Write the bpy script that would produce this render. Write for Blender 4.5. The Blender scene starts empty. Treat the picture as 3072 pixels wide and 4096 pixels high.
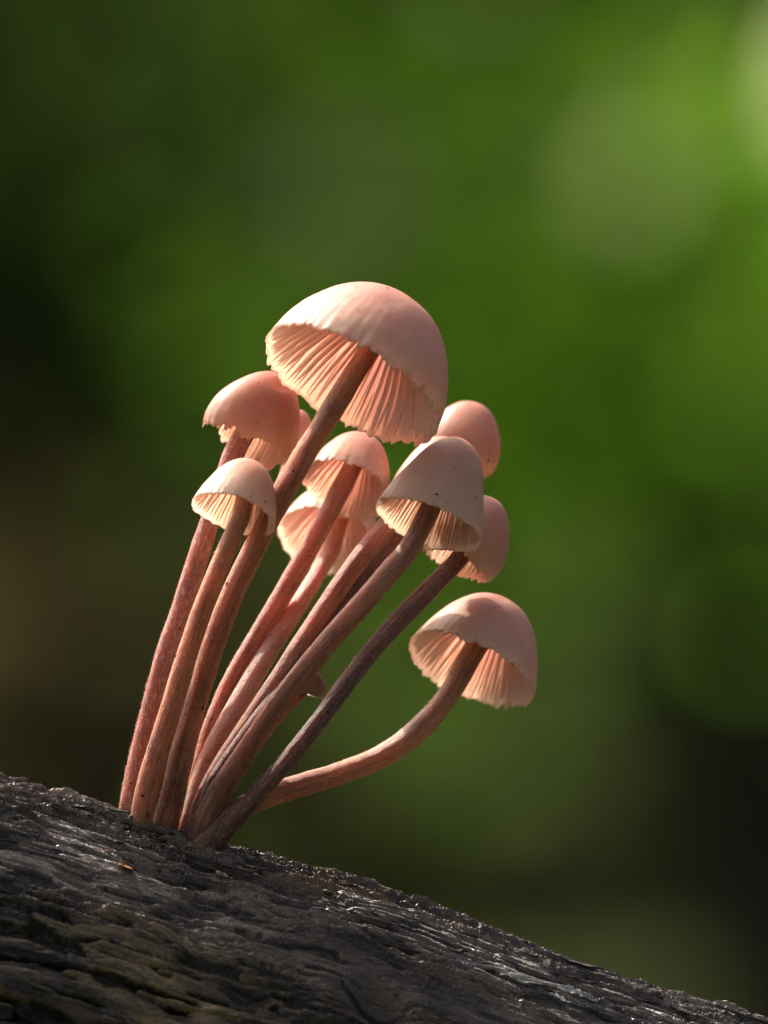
import bpy, math, random
import numpy as np
from mathutils import Vector

# ------------------------------------------------------------------ scene, camera, light
scene = bpy.context.scene
D0 = 1.40                 # camera to the cluster, metres
K = 0.112 / 4096.0        # metres per photograph pixel at the cluster
Z0 = 0.45                 # height of the picture centre above the forest floor

cam_data = bpy.data.cameras.new("camera")
cam = bpy.data.objects.new("camera", cam_data)
scene.collection.objects.link(cam)
cam.location = (0, -D0, Z0)
cam.rotation_euler = (math.radians(90), 0, 0)
cam_data.sensor_fit = 'VERTICAL'
cam_data.sensor_height = 36
cam_data.lens = 36 * D0 / 0.112
cam_data.clip_start = 0.02
cam_data.clip_end = 600
cam_data.dof.use_dof = True
cam_data.dof.focus_distance = D0 - 0.004
cam_data.dof.aperture_fstop = 19.0
scene.camera = cam

SUN_DIR = Vector((-0.46, 0.50, 0.73)).normalized()      # towards the sun
world = bpy.data.worlds.new("World")
scene.world = world
world.use_nodes = True
wn = world.node_tree
wn.nodes.clear()
sky = wn.nodes.new('ShaderNodeTexSky')
sky.sky_type = 'NISHITA'
sky.sun_disc = False
sky.sun_elevation = math.asin(SUN_DIR.z)
sky.sun_rotation = math.atan2(SUN_DIR.x, SUN_DIR.y)
sky.dust_density = 9.0
sky.air_density = 0.22
sky.ozone_density = 0.0
bg = wn.nodes.new('ShaderNodeBackground')
bg.inputs[1].default_value = 0.14
wo = wn.nodes.new('ShaderNodeOutputWorld')
wn.links.new(sky.outputs[0], bg.inputs[0])
wn.links.new(bg.outputs[0], wo.inputs[0])

sun_data = bpy.data.lights.new("sun", 'SUN')
sun_data.energy = 3.6
sun_data.angle = math.radians(0.5)
sun_data.color = (1.0, 0.93, 0.82)
sun = bpy.data.objects.new("sun", sun_data)
scene.collection.objects.link(sun)
sun.rotation_euler = SUN_DIR.to_track_quat('Z', 'Y').to_euler()
sun.location = (-3, 3, 6)

scene.view_settings.view_transform = 'Standard'
scene.view_settings.look = 'None'
scene.view_settings.gamma = 1.0
scene.view_settings.exposure = 1.18
scene.cycles.use_denoising = True
scene.cycles.max_bounces = 10
scene.cycles.transparent_max_bounces = 8
scene.cycles.sample_clamp_indirect = 4.0

rnd = random.Random(7)

# ------------------------------------------------------------------ helpers
def P(sx, sy, y=0.0):
    """photograph pixel at distance offset y (metres behind the cluster plane) -> world point"""
    s = K * (D0 + y) / D0
    return np.array([(sx - 1536) * s, y, Z0 + (2048 - sy) * s])


def hash3(ix, iy, iz, seed):
    h = (ix.astype(np.int64) * 374761393 + iy.astype(np.int64) * 668265263 + iz.astype(np.int64) * 2147483647 + seed * 974634777) & 0xFFFFFFFF
    h = ((h ^ (h >> 13)) * 1274126177) & 0xFFFFFFFF
    h = ((h ^ (h >> 16)) * 2246822519) & 0xFFFFFFFF
    h = h ^ (h >> 15)
    return h.astype(np.float64) / 4294967295.0


def noise2(x, y, seed=0):
    """smooth value noise in [-1,1]"""
    x = np.asarray(x, float); y = np.asarray(y, float)
    x0 = np.floor(x); y0 = np.floor(y)
    fx = x - x0; fy = y - y0
    fx = fx * fx * fx * (fx * (fx * 6 - 15) + 10); fy = fy * fy * fy * (fy * (fy * 6 - 15) + 10)
    z = np.zeros_like(x0)
    a = hash3(x0, y0, z, seed); b = hash3(x0 + 1, y0, z, seed)
    c = hash3(x0, y0 + 1, z, seed); d = hash3(x0 + 1, y0 + 1, z, seed)
    return 2 * ((a * (1 - fx) + b * fx) * (1 - fy) + (c * (1 - fx) + d * fx) * fy) - 1


def fbm2(x, y, seed=0, octv=4, gain=0.5):
    s = 0; amp = 1; tot = 0
    for o in range(octv):
        s = s + amp * noise2(x * 2 ** o + 13.7 * o, y * 2 ** o + 7.1 * o, seed + o)
        tot += amp; amp *= gain
    return s / tot


def smooth(x, a, b):
    t = np.clip((x - a) / (b - a), 0, 1)
    return t * t * (3 - 2 * t)


def mesh_np(name, V, F, mats, smooth_shade=True, attrs=None):
    me = bpy.data.meshes.new(name)
    V = np.asarray(V, float)
    if isinstance(F, np.ndarray):
        n, k = F.shape
        me.vertices.add(len(V)); me.vertices.foreach_set('co', V.ravel())
        me.loops.add(n * k); me.loops.foreach_set('vertex_index', F.ravel().astype(np.int32))
        me.polygons.add(n); me.polygons.foreach_set('loop_start', np.arange(0, n * k, k, dtype=np.int32))
        me.update(calc_edges=True)
    else:
        me.from_pydata([tuple(v) for v in V], [], F)
    if attrs:
        for an, av in attrs.items():
            av = np.asarray(av, float)
            if av.ndim == 1:
                at = me.attributes.new(an, 'FLOAT', 'POINT'); at.data.foreach_set('value', av)
            else:
                at = me.attributes.new(an, 'FLOAT_VECTOR', 'POINT'); at.data.foreach_set('vector', av.ravel())
    me.polygons.foreach_set('use_smooth', [smooth_shade] * len(me.polygons))
    for m in (mats if isinstance(mats, (list, tuple)) else [mats]):
        me.materials.append(m)
    me.validate()
    return me


def link(name, me, parent=None, kind=None):
    o = bpy.data.objects.new(name, me)
    scene.collection.objects.link(o)
    if parent is not None:
        o.parent = parent
    if kind:
        o['kind'] = kind
    return o


def tag(o, label=None, cat=None, group=None, kind=None):
    if label: o['label'] = label
    if cat: o['category'] = cat
    if group: o['group'] = group
    if kind: o['kind'] = kind
    return o


def catmull(pts, n_per):
    """pts (m,k) -> smooth samples"""
    pts = np.asarray(pts, float)
    p = np.vstack([2 * pts[0] - pts[1], pts, 2 * pts[-1] - pts[-2]])
    out = []
    for i in range(1, len(p) - 2):
        t = np.linspace(0, 1, n_per, endpoint=False)[:, None]
        a, b, c, d = p[i - 1], p[i], p[i + 1], p[i + 2]
        out.append(0.5 * ((2 * b) + (-a + c) * t + (2 * a - 5 * b + 4 * c - d) * t ** 2 + (-a + 3 * b - 3 * c + d) * t ** 3))
    out.append(pts[-1:])
    return np.vstack(out)


# ------------------------------------------------------------------ materials
class NT:
    def __init__(self, name):
        self.m = bpy.data.materials.new(name); self.m.use_nodes = True
        self.t = self.m.node_tree; self.t.nodes.clear()
        self.out = self.t.nodes.new('ShaderNodeOutputMaterial')

    def n(self, typ, **kw):
        nd = self.t.nodes.new(typ)
        for k, v in kw.items():
            if k.startswith('i_'):
                key = k[2:].replace('_', ' ')
                nd.inputs[key].default_value = v
            else:
                setattr(nd, k, v)
        return nd

    def l(self, a, b):
        self.t.links.new(a, b)

    def ramp(self, src, stops, interp='LINEAR'):
        r = self.n('ShaderNodeValToRGB')
        r.color_ramp.interpolation = interp
        e = r.color_ramp.elements
        while len(e) < len(stops): e.new(0.5)
        for i, (p, c) in enumerate(stops):
            e[i].position = p
            e[i].color = (c, c, c, 1) if isinstance(c, (int, float)) else (*c, 1)
        self.l(src, r.inputs[0])
        return r.outputs[0]

    def noise(self, vec, scale, detail=4, rough=0.55):
        t = self.n('ShaderNodeTexNoise')
        t.inputs['Scale'].default_value = scale; t.inputs['Detail'].default_value = detail
        t.inputs['Roughness'].default_value = rough
        if vec is not None: self.l(vec, t.inputs['Vector'])
        return t.outputs['Fac']

    def mix(self, fac, a, b, blend='MIX'):
        x = self.n('ShaderNodeMix', data_type='RGBA', blend_type=blend)
        for s, v in ((0, fac), (6, a), (7, b)):
            if isinstance(v, (int, float)): x.inputs[s].default_value = v
            elif isinstance(v, tuple): x.inputs[s].default_value = (*v, 1)
            else: self.l(v, x.inputs[s])
        return x.outputs[2]

    def attr(self, name, out='Fac'):
        a = self.n('ShaderNodeAttribute', attribute_name=name)
        return a.outputs[out]

    def math(self, op, a, b=None):
        x = self.n('ShaderNodeMath', operation=op)
        for s, v in ((0, a), (1, b)):
            if v is None: continue
            if isinstance(v, (int, float)): x.inputs[s].default_value = v
            else: self.l(v, x.inputs[s])
        return x.outputs[0]

    def scale(self, vec, s):
        x = self.n('ShaderNodeMapping'); x.inputs['Scale'].default_value = s
        self.l(vec, x.inputs['Vector'])
        return x.outputs[0]

    def coord(self):
        return self.n('ShaderNodeTexCoord').outputs['Object']

    def bump(self, h, strength, dist):
        b = self.n('ShaderNodeBump'); b.inputs['Strength'].default_value = strength
        b.inputs['Distance'].default_value = dist
        self.l(h, b.inputs['Height'])
        return b.outputs[0]

    def principled(self, col, rough, normal=None, sss=0, radius=(1, .3, .2), sscale=.002, spec=.5, coat=0):
        b = self.n('ShaderNodeBsdfPrincipled')
        for k, v in (('Base Color', col), ('Roughness', rough)):
            if isinstance(v, (int, float)): b.inputs[k].default_value = v
            elif isinstance(v, tuple): b.inputs[k].default_value = (*v, 1)
            else: self.l(v, b.inputs[k])
        if normal is not None: self.l(normal, b.inputs['Normal'])
        b.inputs['Subsurface Weight'].default_value = sss
        b.inputs['Subsurface Radius'].default_value = radius
        b.inputs['Subsurface Scale'].default_value = sscale
        b.inputs['Specular IOR Level'].default_value = spec
        b.inputs['Coat Weight'].default_value = coat
        return b


def cap_material(name, crown, margin, sscale=.0011, trans=.55):
    t = NT(name)
    co = t.coord()
    al = t.attr('along')
    base = t.ramp(al, [(0.0, crown), (0.45, tuple((a * .6 + b * .4) for a, b in zip(crown, margin))), (0.85, margin), (1.0, tuple(min(1, c * 1.08) for c in margin))])
    n1 = t.noise(co, 330, 4)
    col = t.mix(t.ramp(n1, [(.45, 0), (.75, .45)]), base, tuple(c * f for c, f in zip(crown, (.9, .80, .82))))
    n2 = t.noise(co, 900, 3)
    stain = t.ramp(t.noise(co, 520, 3), [(.66, 0), (.74, .55)])
    col = t.mix(stain, col, (.34, .17, .10))
    edge = t.math('MULTIPLY', t.ramp(al, [(.955, 0), (.995, 1)]), t.ramp(t.noise(co, 1300, 2), [(.42, 0), (.62, .8)]))
    col = t.mix(edge, col, (.42, .20, .11))
    h = t.math('ADD', t.math('MULTIPLY', t.noise(co, 4500, 2), .6), t.math('MULTIPLY', n2, .9))
    b = t.principled(col, .40, t.bump(h, .40, .00014), 1.0, (1.0, .60, .48), sscale, .38)
    tr = t.n('ShaderNodeBsdfTranslucent')
    t.l(t.mix(.6, col, (1.0, .80, .70), 'SCREEN'), tr.inputs[0])
    mx = t.n('ShaderNodeMixShader'); mx.inputs[0].default_value = trans
    t.l(b.outputs[0], mx.inputs[1]); t.l(tr.outputs[0], mx.inputs[2])
    t.l(mx.outputs[0], t.out.inputs[0])
    return t.m


def gill_material(name, inner, outer):
    t = NT(name)
    al = t.attr('along')
    col = t.ramp(al, [(0.15, inner), (.6, tuple((a + b) / 2 for a, b in zip(inner, outer))), (.95, outer)])
    n = t.noise(t.coord(), 2200, 2)
    b = t.principled(col, .5, t.bump(n, .15, .0001), 1.0, (1.0, .62, .50), .0005, .2)
    tr = t.n('ShaderNodeBsdfTranslucent')
    t.l(t.mix(.6, col, (1.0, .86, .79), 'SCREEN'), tr.inputs[0])
    mx = t.n('ShaderNodeMixShader'); mx.inputs[0].default_value = .70
    t.l(b.outputs[0], mx.inputs[1]); t.l(tr.outputs[0], mx.inputs[2])
    t.l(mx.outputs[0], t.out.inputs[0])
    return t.m


def stem_material(name, low, high, frost=.32, sscale=.0028):
    t = NT(name)
    pos = t.attr('stem_uv', 'Vector')
    al = t.attr('along')
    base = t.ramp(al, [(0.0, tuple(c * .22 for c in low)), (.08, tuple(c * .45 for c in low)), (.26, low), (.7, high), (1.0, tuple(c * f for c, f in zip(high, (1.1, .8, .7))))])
    blotch = t.noise(t.scale(pos, (1, .45, 1)), 230, 4)
    col = t.mix(t.ramp(blotch, [(.38, 0), (.62, .8)]), base, tuple(c * f for c, f in zip(high, (1.25, .92, .74))))
    col = t.mix(t.ramp(t.noise(t.scale(pos, (1, .5, 1)), 520, 3), [(.50, 0), (.68, .5)]), col, tuple(c * .55 for c in low))
    streak = t.noise(t.scale(pos, (7, .35, 7)), 420, 3, .6)
    col = t.mix(t.ramp(streak, [(.45, 0), (.66, .55)]), col, tuple(c * .75 for c in low))
    col = t.mix(t.ramp(streak, [(.30, .35), (.42, 0)]), col, tuple(min(1, c * 1.35) for c in high))
    fib = t.noise(t.scale(pos, (5, 1.0, 5)), 1100, 3, .7)
    fm = t.ramp(fib, [(.54, 0), (.66, frost)])
    col = t.mix(fm, col, (.70, .56, .48))
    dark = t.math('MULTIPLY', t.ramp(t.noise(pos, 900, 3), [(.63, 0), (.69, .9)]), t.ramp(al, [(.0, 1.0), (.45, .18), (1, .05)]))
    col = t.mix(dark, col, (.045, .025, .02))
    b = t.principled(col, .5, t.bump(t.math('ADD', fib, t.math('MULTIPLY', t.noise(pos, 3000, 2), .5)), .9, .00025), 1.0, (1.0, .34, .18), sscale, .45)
    t.l(t.math('SUBTRACT', 1.0, t.math('MULTIPLY', fm, 1.1)), b.inputs['Subsurface Weight'])
    tr = t.n('ShaderNodeBsdfTranslucent')
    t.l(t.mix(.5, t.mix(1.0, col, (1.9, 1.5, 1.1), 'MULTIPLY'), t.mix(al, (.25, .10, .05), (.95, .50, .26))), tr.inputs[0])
    mx = t.n('ShaderNodeMixShader'); mx.inputs[0].default_value = .18
    t.l(b.outputs[0], mx.inputs[1]); t.l(tr.outputs[0], mx.inputs[2])
    t.l(mx.outputs[0], t.out.inputs[0])
    return t.m


def plain_material(name, col, rough=.7, sss=0, spec=.3):
    t = NT(name)
    co = t.coord()
    c2 = t.mix(t.ramp(t.noise(co, 900, 3), [(.35, 0), (.65, 1)]), col, tuple(c * .5 for c in col))
    b = t.principled(c2, rough, t.bump(t.noise(co, 2500, 3), .5, .0002), sss, (1, .5, .3), .001, spec)
    t.l(b.outputs[0], t.out.inputs[0])
    return t.m


def fibre_material():
    t = NT("pale stem fibre")
    d = t.n('ShaderNodeBsdfDiffuse'); d.inputs[0].default_value = (.72, .58, .50, 1)
    tr = t.n('ShaderNodeBsdfTranslucent'); tr.inputs[0].default_value = (.72, .58, .50, 1)
    mx = t.n('ShaderNodeMixShader'); mx.inputs[0].default_value = .5
    t.l(d.outputs[0], mx.inputs[1]); t.l(tr.outputs[0], mx.inputs[2]); t.l(mx.outputs[0], t.out.inputs[0])
    return t.m


def leaf_material(name, dark, light, trans=.5):
    t = NT(name)
    v = t.attr('tone')
    col = t.ramp(v, [(0, dark), (1, light)])
    d = t.n('ShaderNodeBsdfDiffuse'); tr = t.n('ShaderNodeBsdfTranslucent')
    t.l(col, d.inputs[0])
    t.l(t.mix(1.0, col, (.92, 1.0, .55), 'MULTIPLY'), tr.inputs[0])
    mx = t.n('ShaderNodeMixShader'); mx.inputs[0].default_value = trans
    t.l(d.outputs[0], mx.inputs[1]); t.l(tr.outputs[0], mx.inputs[2]); t.l(mx.outputs[0], t.out.inputs[0])
    return t.m


def bark_material(name, c1, c2):
    t = NT(name)
    co = t.coord()
    n = t.noise(t.scale(co, (1, 1, .2)), 30, 5)
    col = t.ramp(n, [(.35, c1), (.65, c2)])
    b = t.principled(col, .85, t.bump(n, .8, .01), spec=.05)
    t.l(b.outputs[0], t.out.inputs[0])
    return t.m


def log_material():
    t = NT("wet weathered wood")
    uv = t.attr('wood_uv', 'Vector')
    ht = t.attr('relief'); sm = t.attr('smoothness'); wet = t.attr('wet')
    fine = t.noise(t.scale(uv, (1, 6, 1)), 800, 5, .7)
    med = t.noise(t.scale(uv, (1, 4, 1)), 110, 6, .65)
    blob = t.noise(uv, 45, 4, .6)
    col = t.ramp(fine, [(.34, (.006, .005, .004)), (.50, (.068, .050, .032)), (.66, (.28, .21, .135))])
    col = t.mix(t.ramp(med, [(.50, 0), (.62, .7)]), col, (.14, .105, .066))
    col = t.mix(t.ramp(blob, [(.46, 0), (.58, .75)]), col, (.24, .155, .06))
    col = t.mix(t.ramp(t.noise(uv, 75, 3), [(.62, 0), (.70, .5)]), col, (.19, .095, .045))
    oli = t.ramp(med, [(.36, (.020, .015, .008)), (.50, (.21, .155, .058)), (.68, (.42, .32, .125))])
    col = t.mix(t.math('MULTIPLY', t.attr('olive'), .85), col, oli)
    wood = t.ramp(fine, [(.32, (.040, .033, .026)), (.48, (.25, .21, .175)), (.68, (.44, .375, .32))])
    col = t.mix(t.math('MULTIPLY', t.attr('weathered'), .85), col, wood)
    # smooth grey skin with tiny black dots
    vor = t.n('ShaderNodeTexVoronoi'); vor.inputs['Scale'].default_value = 850
    t.l(uv, vor.inputs['Vector'])
    dots = t.ramp(vor.outputs['Distance'], [(.26, 1), (.36, 0)])
    keep = t.ramp(t.noise(uv, 420, 2), [(.46, 0), (.54, 1)])
    grey = t.mix(t.math('MULTIPLY', dots, keep), (.19, .160, .125), (.004, .004, .004))
    col = t.mix(sm, col, grey)
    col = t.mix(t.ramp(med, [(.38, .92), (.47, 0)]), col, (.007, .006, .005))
    big_dark = t.noise(t.scale(uv, (1, 2.2, 1)), 62, 3)
    col = t.mix(t.ramp(big_dark, [(.50, 0), (.60, .82)]), col, (.014, .012, .010))
    # near-black colour in the cracks, paler on the ridges
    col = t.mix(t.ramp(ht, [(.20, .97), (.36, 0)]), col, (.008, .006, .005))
    col = t.mix(t.ramp(ht, [(.62, 0), (.82, .5)]), col, (.22, .185, .14))
    h = t.math('ADD', t.math('MULTIPLY', fine, 1.0), t.math('MULTIPLY', t.noise(uv, 5000, 2), 1.0))
    rgh = t.mix(t.ramp(t.noise(uv, 900, 3), [(.35, 0), (.65, 1)]), (.17, .17, .17), (.50, .50, .50))
    rgh = t.mix(wet, rgh, (.13, .13, .13))
    b = t.principled(col, rgh, t.bump(h, 1.0, .00055), spec=.6, coat=.25)
    b.inputs['Coat Roughness'].default_value = .22
    t.l(b.outputs[0], t.out.inputs[0])
    return t.m


def ground_material():
    t = NT("leaf litter")
    co = t.coord()
    c = t.ramp(t.noise(co, 6, 6), [(.35, (.016, .020, .009)), (.55, (.036, .042, .016)), (.7, (.030, .050, .014))])
    b = t.principled(c, .9, t.bump(t.noise(co, 25, 5), .8, .03), spec=.0)
    t.l(b.outputs[0], t.out.inputs[0])
    return t.m


# ------------------------------------------------------------------ ground
def build_ground():
    xs = np.concatenate([-np.geomspace(300, 3, 30), np.linspace(-2.5, 2.5, 60), np.geomspace(3, 300, 30)])
    ys = np.concatenate([-np.geomspace(300, 3, 30), np.linspace(-2.5, 12, 140), np.geomspace(12.5, 400, 30)])
    X, Y = np.meshgrid(xs, ys)
    Zg = 0.03 * fbm2(X * 1.3, Y * 1.3, 5) + .012 * fbm2(X * 9, Y * 9, 6)
    V = np.stack([X.ravel(), Y.ravel(), Zg.ravel()], 1)
    nx, ny = len(xs), len(ys)
    I = np.arange(nx * ny).reshape(ny, nx)
    F = np.stack([I[:-1, :-1].ravel(), I[:-1, 1:].ravel(), I[1:, 1:].ravel(), I[1:, :-1].ravel()], 1)
    o = link('forest_floor', mesh_np('forest_floor', V, F, ground_material()))
    tag(o, kind='structure')


build_ground()

# ------------------------------------------------------------------ the log
LOG_R = 0.050
LOG_DEPTH = .52            # the limb is oval, higher than it is thick
SIL = np.array([(-1500, 2600), (-600, 2900), (0, 3098), (120, 3126), (240, 3164), (480, 3238), (650, 3305), (815, 3372), (963, 3404), (1296, 3484),
                (1667, 3604), (2037, 3742), (2407, 3872), (3072, 4076), (4200, 4440)], float)
SIL_X = (SIL[:, 0] - 1536) * K
SIL_Z = Z0 + (2048 - SIL[:, 1]) * K - .0006


def log_top(x):
    s = np.interp(x, SIL_X, SIL_Z)
    s = np.where(x < SIL_X[0], SIL_Z[0] + (SIL_X[0] - x) * .32, s)
    s = np.where(x > SIL_X[-1], SIL_Z[-1] - (x - SIL_X[-1]) * .32, s)
    return s


def log_relief(x, a):
    """outward relief in metres; a = angle from the top, negative towards the camera"""
    s = a * LOG_R
    warp = .0022 * fbm2(x * 45, s * 90, 3, 3)
    ss = s + warp
    big = fbm2(x * 12, ss * 40, 11, 3) * .0020 * (.12 + .88 * smooth(np.abs(a), .25, .6))
    med = fbm2(x * 48, ss * 300, 21, 5, .55)
    ter = med * 3.2
    ter = (np.floor(ter) + smooth(ter - np.floor(ter), .35, .85)) / 3.2
    fine = fbm2(x * 150, ss * 1900, 31, 5, .68)
    grain = fbm2(x * 1100, ss * 2600, 41, 2)
    nz = fbm2(x * 26 + 3, ss * 60 + 9, 55, 4)
    line = -.50 - .10 * smooth(x, -.03, .0) + .10 * smooth(x, .0, .03) + .10 * nz
    sm = np.exp(-((a - line) / .11) ** 2) * smooth(fbm2(x * 40, ss * 130, 57, 3), -.22, .02)
    sm = np.maximum(sm, smooth(nz, .16, .30) * smooth(-a, .12, .25))
    low = smooth(-a, .55, .85) * (.25 + .75 * smooth(-x, .006, .020))                       # the flank below, with long lens-shaped holes
    sm = sm * (1 - .5 * low)
    lens = fbm2(x * 190 + s * 60, ss * 900, 61, 2)
    holes = -smooth(-lens, .06, .30) * .0015 * (.38 + low)
    crack = fbm2(x * 22, ss * 240, 71, 3)
    cr = -np.exp(-(crack / .035) ** 2) * .0011 * (1 - .5 * sm)
    rough = 1 - .82 * sm
    fl = (1 - .55 * low) * (1 + .8 * np.exp(-(a / .25) ** 2))
    d = big + ter * .0021 * (1 - .5 * np.exp(-(a / .18) ** 2)) * rough + fine * .00080 * rough * fl + grain * .00013 * (.25 + .75 * rough) * fl + holes + cr
    # big rotten pits on the flank
    for (px, pa, rx, ra, dep) in ((-.0005, -.67, .0030, .060, .0045), (-.0147, -.77, .0024, .035, .0025), (.0085, -.72, .0022, .035, .002),
                                  (-.0240, -.40, .004, .034, .0016), (.004, -.44, .006, .025, .0014), (-.0200, -.52, .0022, .02, .0014)):
        d = d - dep * np.exp(-(((x - px) / rx) ** 2 + ((a - pa) / ra) ** 2) ** 1.5)
    rel = .5 + (ter * .50 + fine * .50) * rough + cr * 360 + holes * 420
    pale = smooth(x + .02 * nz, .000, .022) * smooth(a + .12 * nz, -.52, -.34)
    return d, np.clip(rel, 0, 1), np.clip(sm, 0, 1), (low, pale)


def log_point(x, a, extra=0.0):
    d, _, _, _ = log_relief(np.array([x]), np.array([a]))
    r = LOG_R + d[0] + extra
    zc = log_top(np.array([x]))[0] - LOG_R
    return np.array([x, r * LOG_DEPTH * math.sin(a), zc + r * math.cos(a)])


def build_log():
    root = link('fallen_log', None)
    base = log_point(1.2, 0)
    base[2] = 0.0
    root.location = base
    tag(root, 'dark wet rotting log sloping down to the right under the mushrooms', 'log')
    xs = np.concatenate([np.linspace(-.75, -.062, 110), np.linspace(-.060, .060, 1250), np.linspace(.062, 1.38, 200)])
    aa = np.concatenate([np.linspace(-math.pi, -1.25, 46), np.linspace(-1.22, .17, 640), np.linspace(.22, math.pi, 50)[:-1]])
    A, X = np.meshgrid(aa, xs)
    d, rel, sm, (low_, pale_) = log_relief(X, A)
    Rr = LOG_R + d
    zc = log_top(X) - LOG_R
    V = np.stack([X.ravel(), (Rr * LOG_DEPTH * np.sin(A)).ravel(), (zc + Rr * np.cos(A)).ravel()], 1)
    nx, na = X.shape
    I = np.arange(nx * na).reshape(nx, na)
    J = np.roll(I, -1, axis=1)
    F = np.stack([I[:-1].ravel(), J[:-1].ravel(), J[1:].ravel(), I[1:].ravel()], 1)
    V = V - base
    wet = smooth(fbm2(X * 40, A * 9, 81, 3), -.05, .35)
    uv = np.stack([X.ravel(), (A * LOG_R).ravel(), np.zeros(X.size)], 1)
    mat = log_material()
    me = mesh_np('wood', V, F, mat, True, dict(wood_uv=uv, relief=rel.ravel(), smoothness=sm.ravel() * .9, wet=wet.ravel(), olive=low_.ravel(), weathered=pale_.ravel()))
    link('wood', me, root)
    # broken end faces
    endm = plain_material('raw wood end', (.10, .07, .045), .8)
    for xi, nm in ((0, 0), (nx - 1, 1)):
        ring = V[I[xi]]
        c = ring.mean(0)
        n = len(ring)
        rings = [ring]
        for f in (.8, .55, .3, .1):
            rr = c + (ring - c) * f
            rr[:, 0] += np.array([rnd.uniform(-.006, .006) for _ in range(n)])
            rings.append(rr)
        VV = np.vstack(rings + [c[None]])
        FF = []
        for k in range(4):
            for j in range(n):
                q = [k * n + j, k * n + (j + 1) % n, (k + 1) * n + (j + 1) % n, (k + 1) * n + j]
                FF.append(q)
        for j in range(n):
            FF.append([4 * n + j, 4 * n + (j + 1) % n, 5 * n])
        link('end_grain', mesh_np('end_grain', VV, FF, endm, True), root)
    # lifted slivers of wood and bark along the top
    fm = [plain_material('dark wood sliver', (.055, .040, .028), .45, 0, .5), plain_material('pale wood sliver', (.13, .09, .055), .6)]
    r = random.Random(12)
    for k in range(120):
        x = r.uniform(-.043, .043)
        a = -abs(r.gauss(0, .16)) if k % 2 else r.uniform(-.5, .02)
        L = r.uniform(.002, .0075); W = r.uniform(.00012, .00034)
        p0 = log_point(x, a)
        tang = np.array([1, 0, -.33]); tang /= np.linalg.norm(tang)
        nrm = np.array([.31, math.sin(a), math.cos(a)]); nrm /= np.linalg.norm(nrm)
        side = np.cross(nrm, tang)
        ns = 6
        VV = []
        ph = r.uniform(0, 6)
        for i in range(ns + 1):
            f = i / ns
            w = W * math.sin(math.pi * (.12 + .8 * f)) * r.uniform(.75, 1.25)
            lift = -.00005 + .00032 * f * f * r.uniform(.6, 1.2) * (1 if k % 3 else 0)
            cpt = p0 + tang * (f - .5) * L + nrm * lift + side * W * .5 * math.sin(ph + 3 * f)
            q = log_point(cpt[0], a)
            cpt[2] += q[2] - (p0[2] + tang[2] / tang[0] * (cpt[0] - p0[0])) if False else 0
            th = .00014
            VV += [cpt - side * w, cpt + nrm * th + side * w * r.uniform(-.3, .3), cpt + side * w, cpt - nrm * th]
        FF = []
        for i in range(ns):
            for j in range(4):
                FF.append([i * 4 + j, i * 4 + (j + 1) % 4, (i + 1) * 4 + (j + 1) % 4, (i + 1) * 4 + j])
        FF += [[3, 2, 1, 0], [ns * 4 + j for j in range(4)]]
        link('wood_sliver', mesh_np('wood_sliver', np.array(VV) - base, FF, fm[k % 5 == 0], False), root)
    VV = []; FF = []
    for k in range(700):
        x = r.uniform(-.044, .044); a = r.gauss(-.06, .14)
        p = log_point(x, a, -.0001)
        nn = np.array([r.gauss(0, .6), math.sin(a) + r.gauss(0, .3), 1.0]); nn /= np.linalg.norm(nn)
        L = r.uniform(.00015, .0006) * (2 if r.random() < .04 else 1); wd = r.uniform(.00002, .00005)
        o = len(VV)
        VV += [p + [wd, 0, 0], p + [-wd * .5, wd, 0], p + [-wd * .5, -wd, 0], p + nn * L]
        FF += [(o, o + 1, o + 3), (o + 1, o + 2, o + 3), (o + 2, o, o + 3)]
    link('wood_fibres', mesh_np('wood_fibres', np.array(VV) - base, FF, fm[1], False), root, 'stuff')
    return root


log_root = build_log()

# ------------------------------------------------------------------ mushrooms
PROF = {
    'dome': [(0, 1), (.25, .975), (.48, .885), (.69, .715), (.85, .48), (.955, .23), (1, 0)],
    'bell': [(0, 1), (.2, .985), (.42, .90), (.63, .73), (.80, .50), (.93, .24), (1, 0)],
    'cone': [(0, 1), (.17, .985), (.34, .90), (.49, .74), (.65, .52), (.85, .26), (1, 0)],
    'conebell': [(0, 1), (.21, .98), (.41, .885), (.58, .73), (.74, .50), (.90, .25), (1, 0)],
    'egg': [(0, 1), (.28, .975), (.56, .87), (.84, .66), (1.03, .41), (1.08, .18), (1.0, 0)],
}
MAT = {}
MAT['cap_pale'] = cap_material('pale pink cap flesh', (.79, .40, .33), (.86, .575, .46))
MAT['cap_pink'] = cap_material('pink cap flesh', (.76, .35, .28), (.80, .48, .37))
MAT['cap_red'] = cap_material('reddish cap flesh', (.66, .27, .21), (.74, .42, .31))
MAT['cap_brown'] = cap_material('brownish cap flesh', (.66, .38, .30), (.74, .50, .38))
MAT['cap_dark'] = cap_material('dark red-brown cap flesh', (.22, .085, .065), (.28, .13, .10), trans=.2)
MAT['cap_cream'] = cap_material('cream cap flesh', (.81, .47, .37), (.86, .595, .46))
MAT['gill'] = gill_material('peach gills', (.92, .50, .42), (.97, .85, .78))
MAT['gill_dark'] = gill_material('dull brown gills', (.30, .15, .11), (.38, .22, .17))
MAT['gill_grey'] = gill_material('greyish gills', (.70, .45, .36), (.78, .64, .56))
MAT['stem_brown'] = stem_material('brown stem flesh', (.19, .105, .07), (.42, .265, .185))
MAT['stem_pink'] = stem_material('pink stem flesh', (.23, .125, .095), (.42, .24, .18))
MAT['stem_frost'] = stem_material('frosted red stem flesh', (.22, .11, .105), (.40, .22, .17), .9)
MAT['stem_purple'] = stem_material('purplish stem flesh', (.13, .075, .07), (.25, .16, .135), .45)
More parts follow.
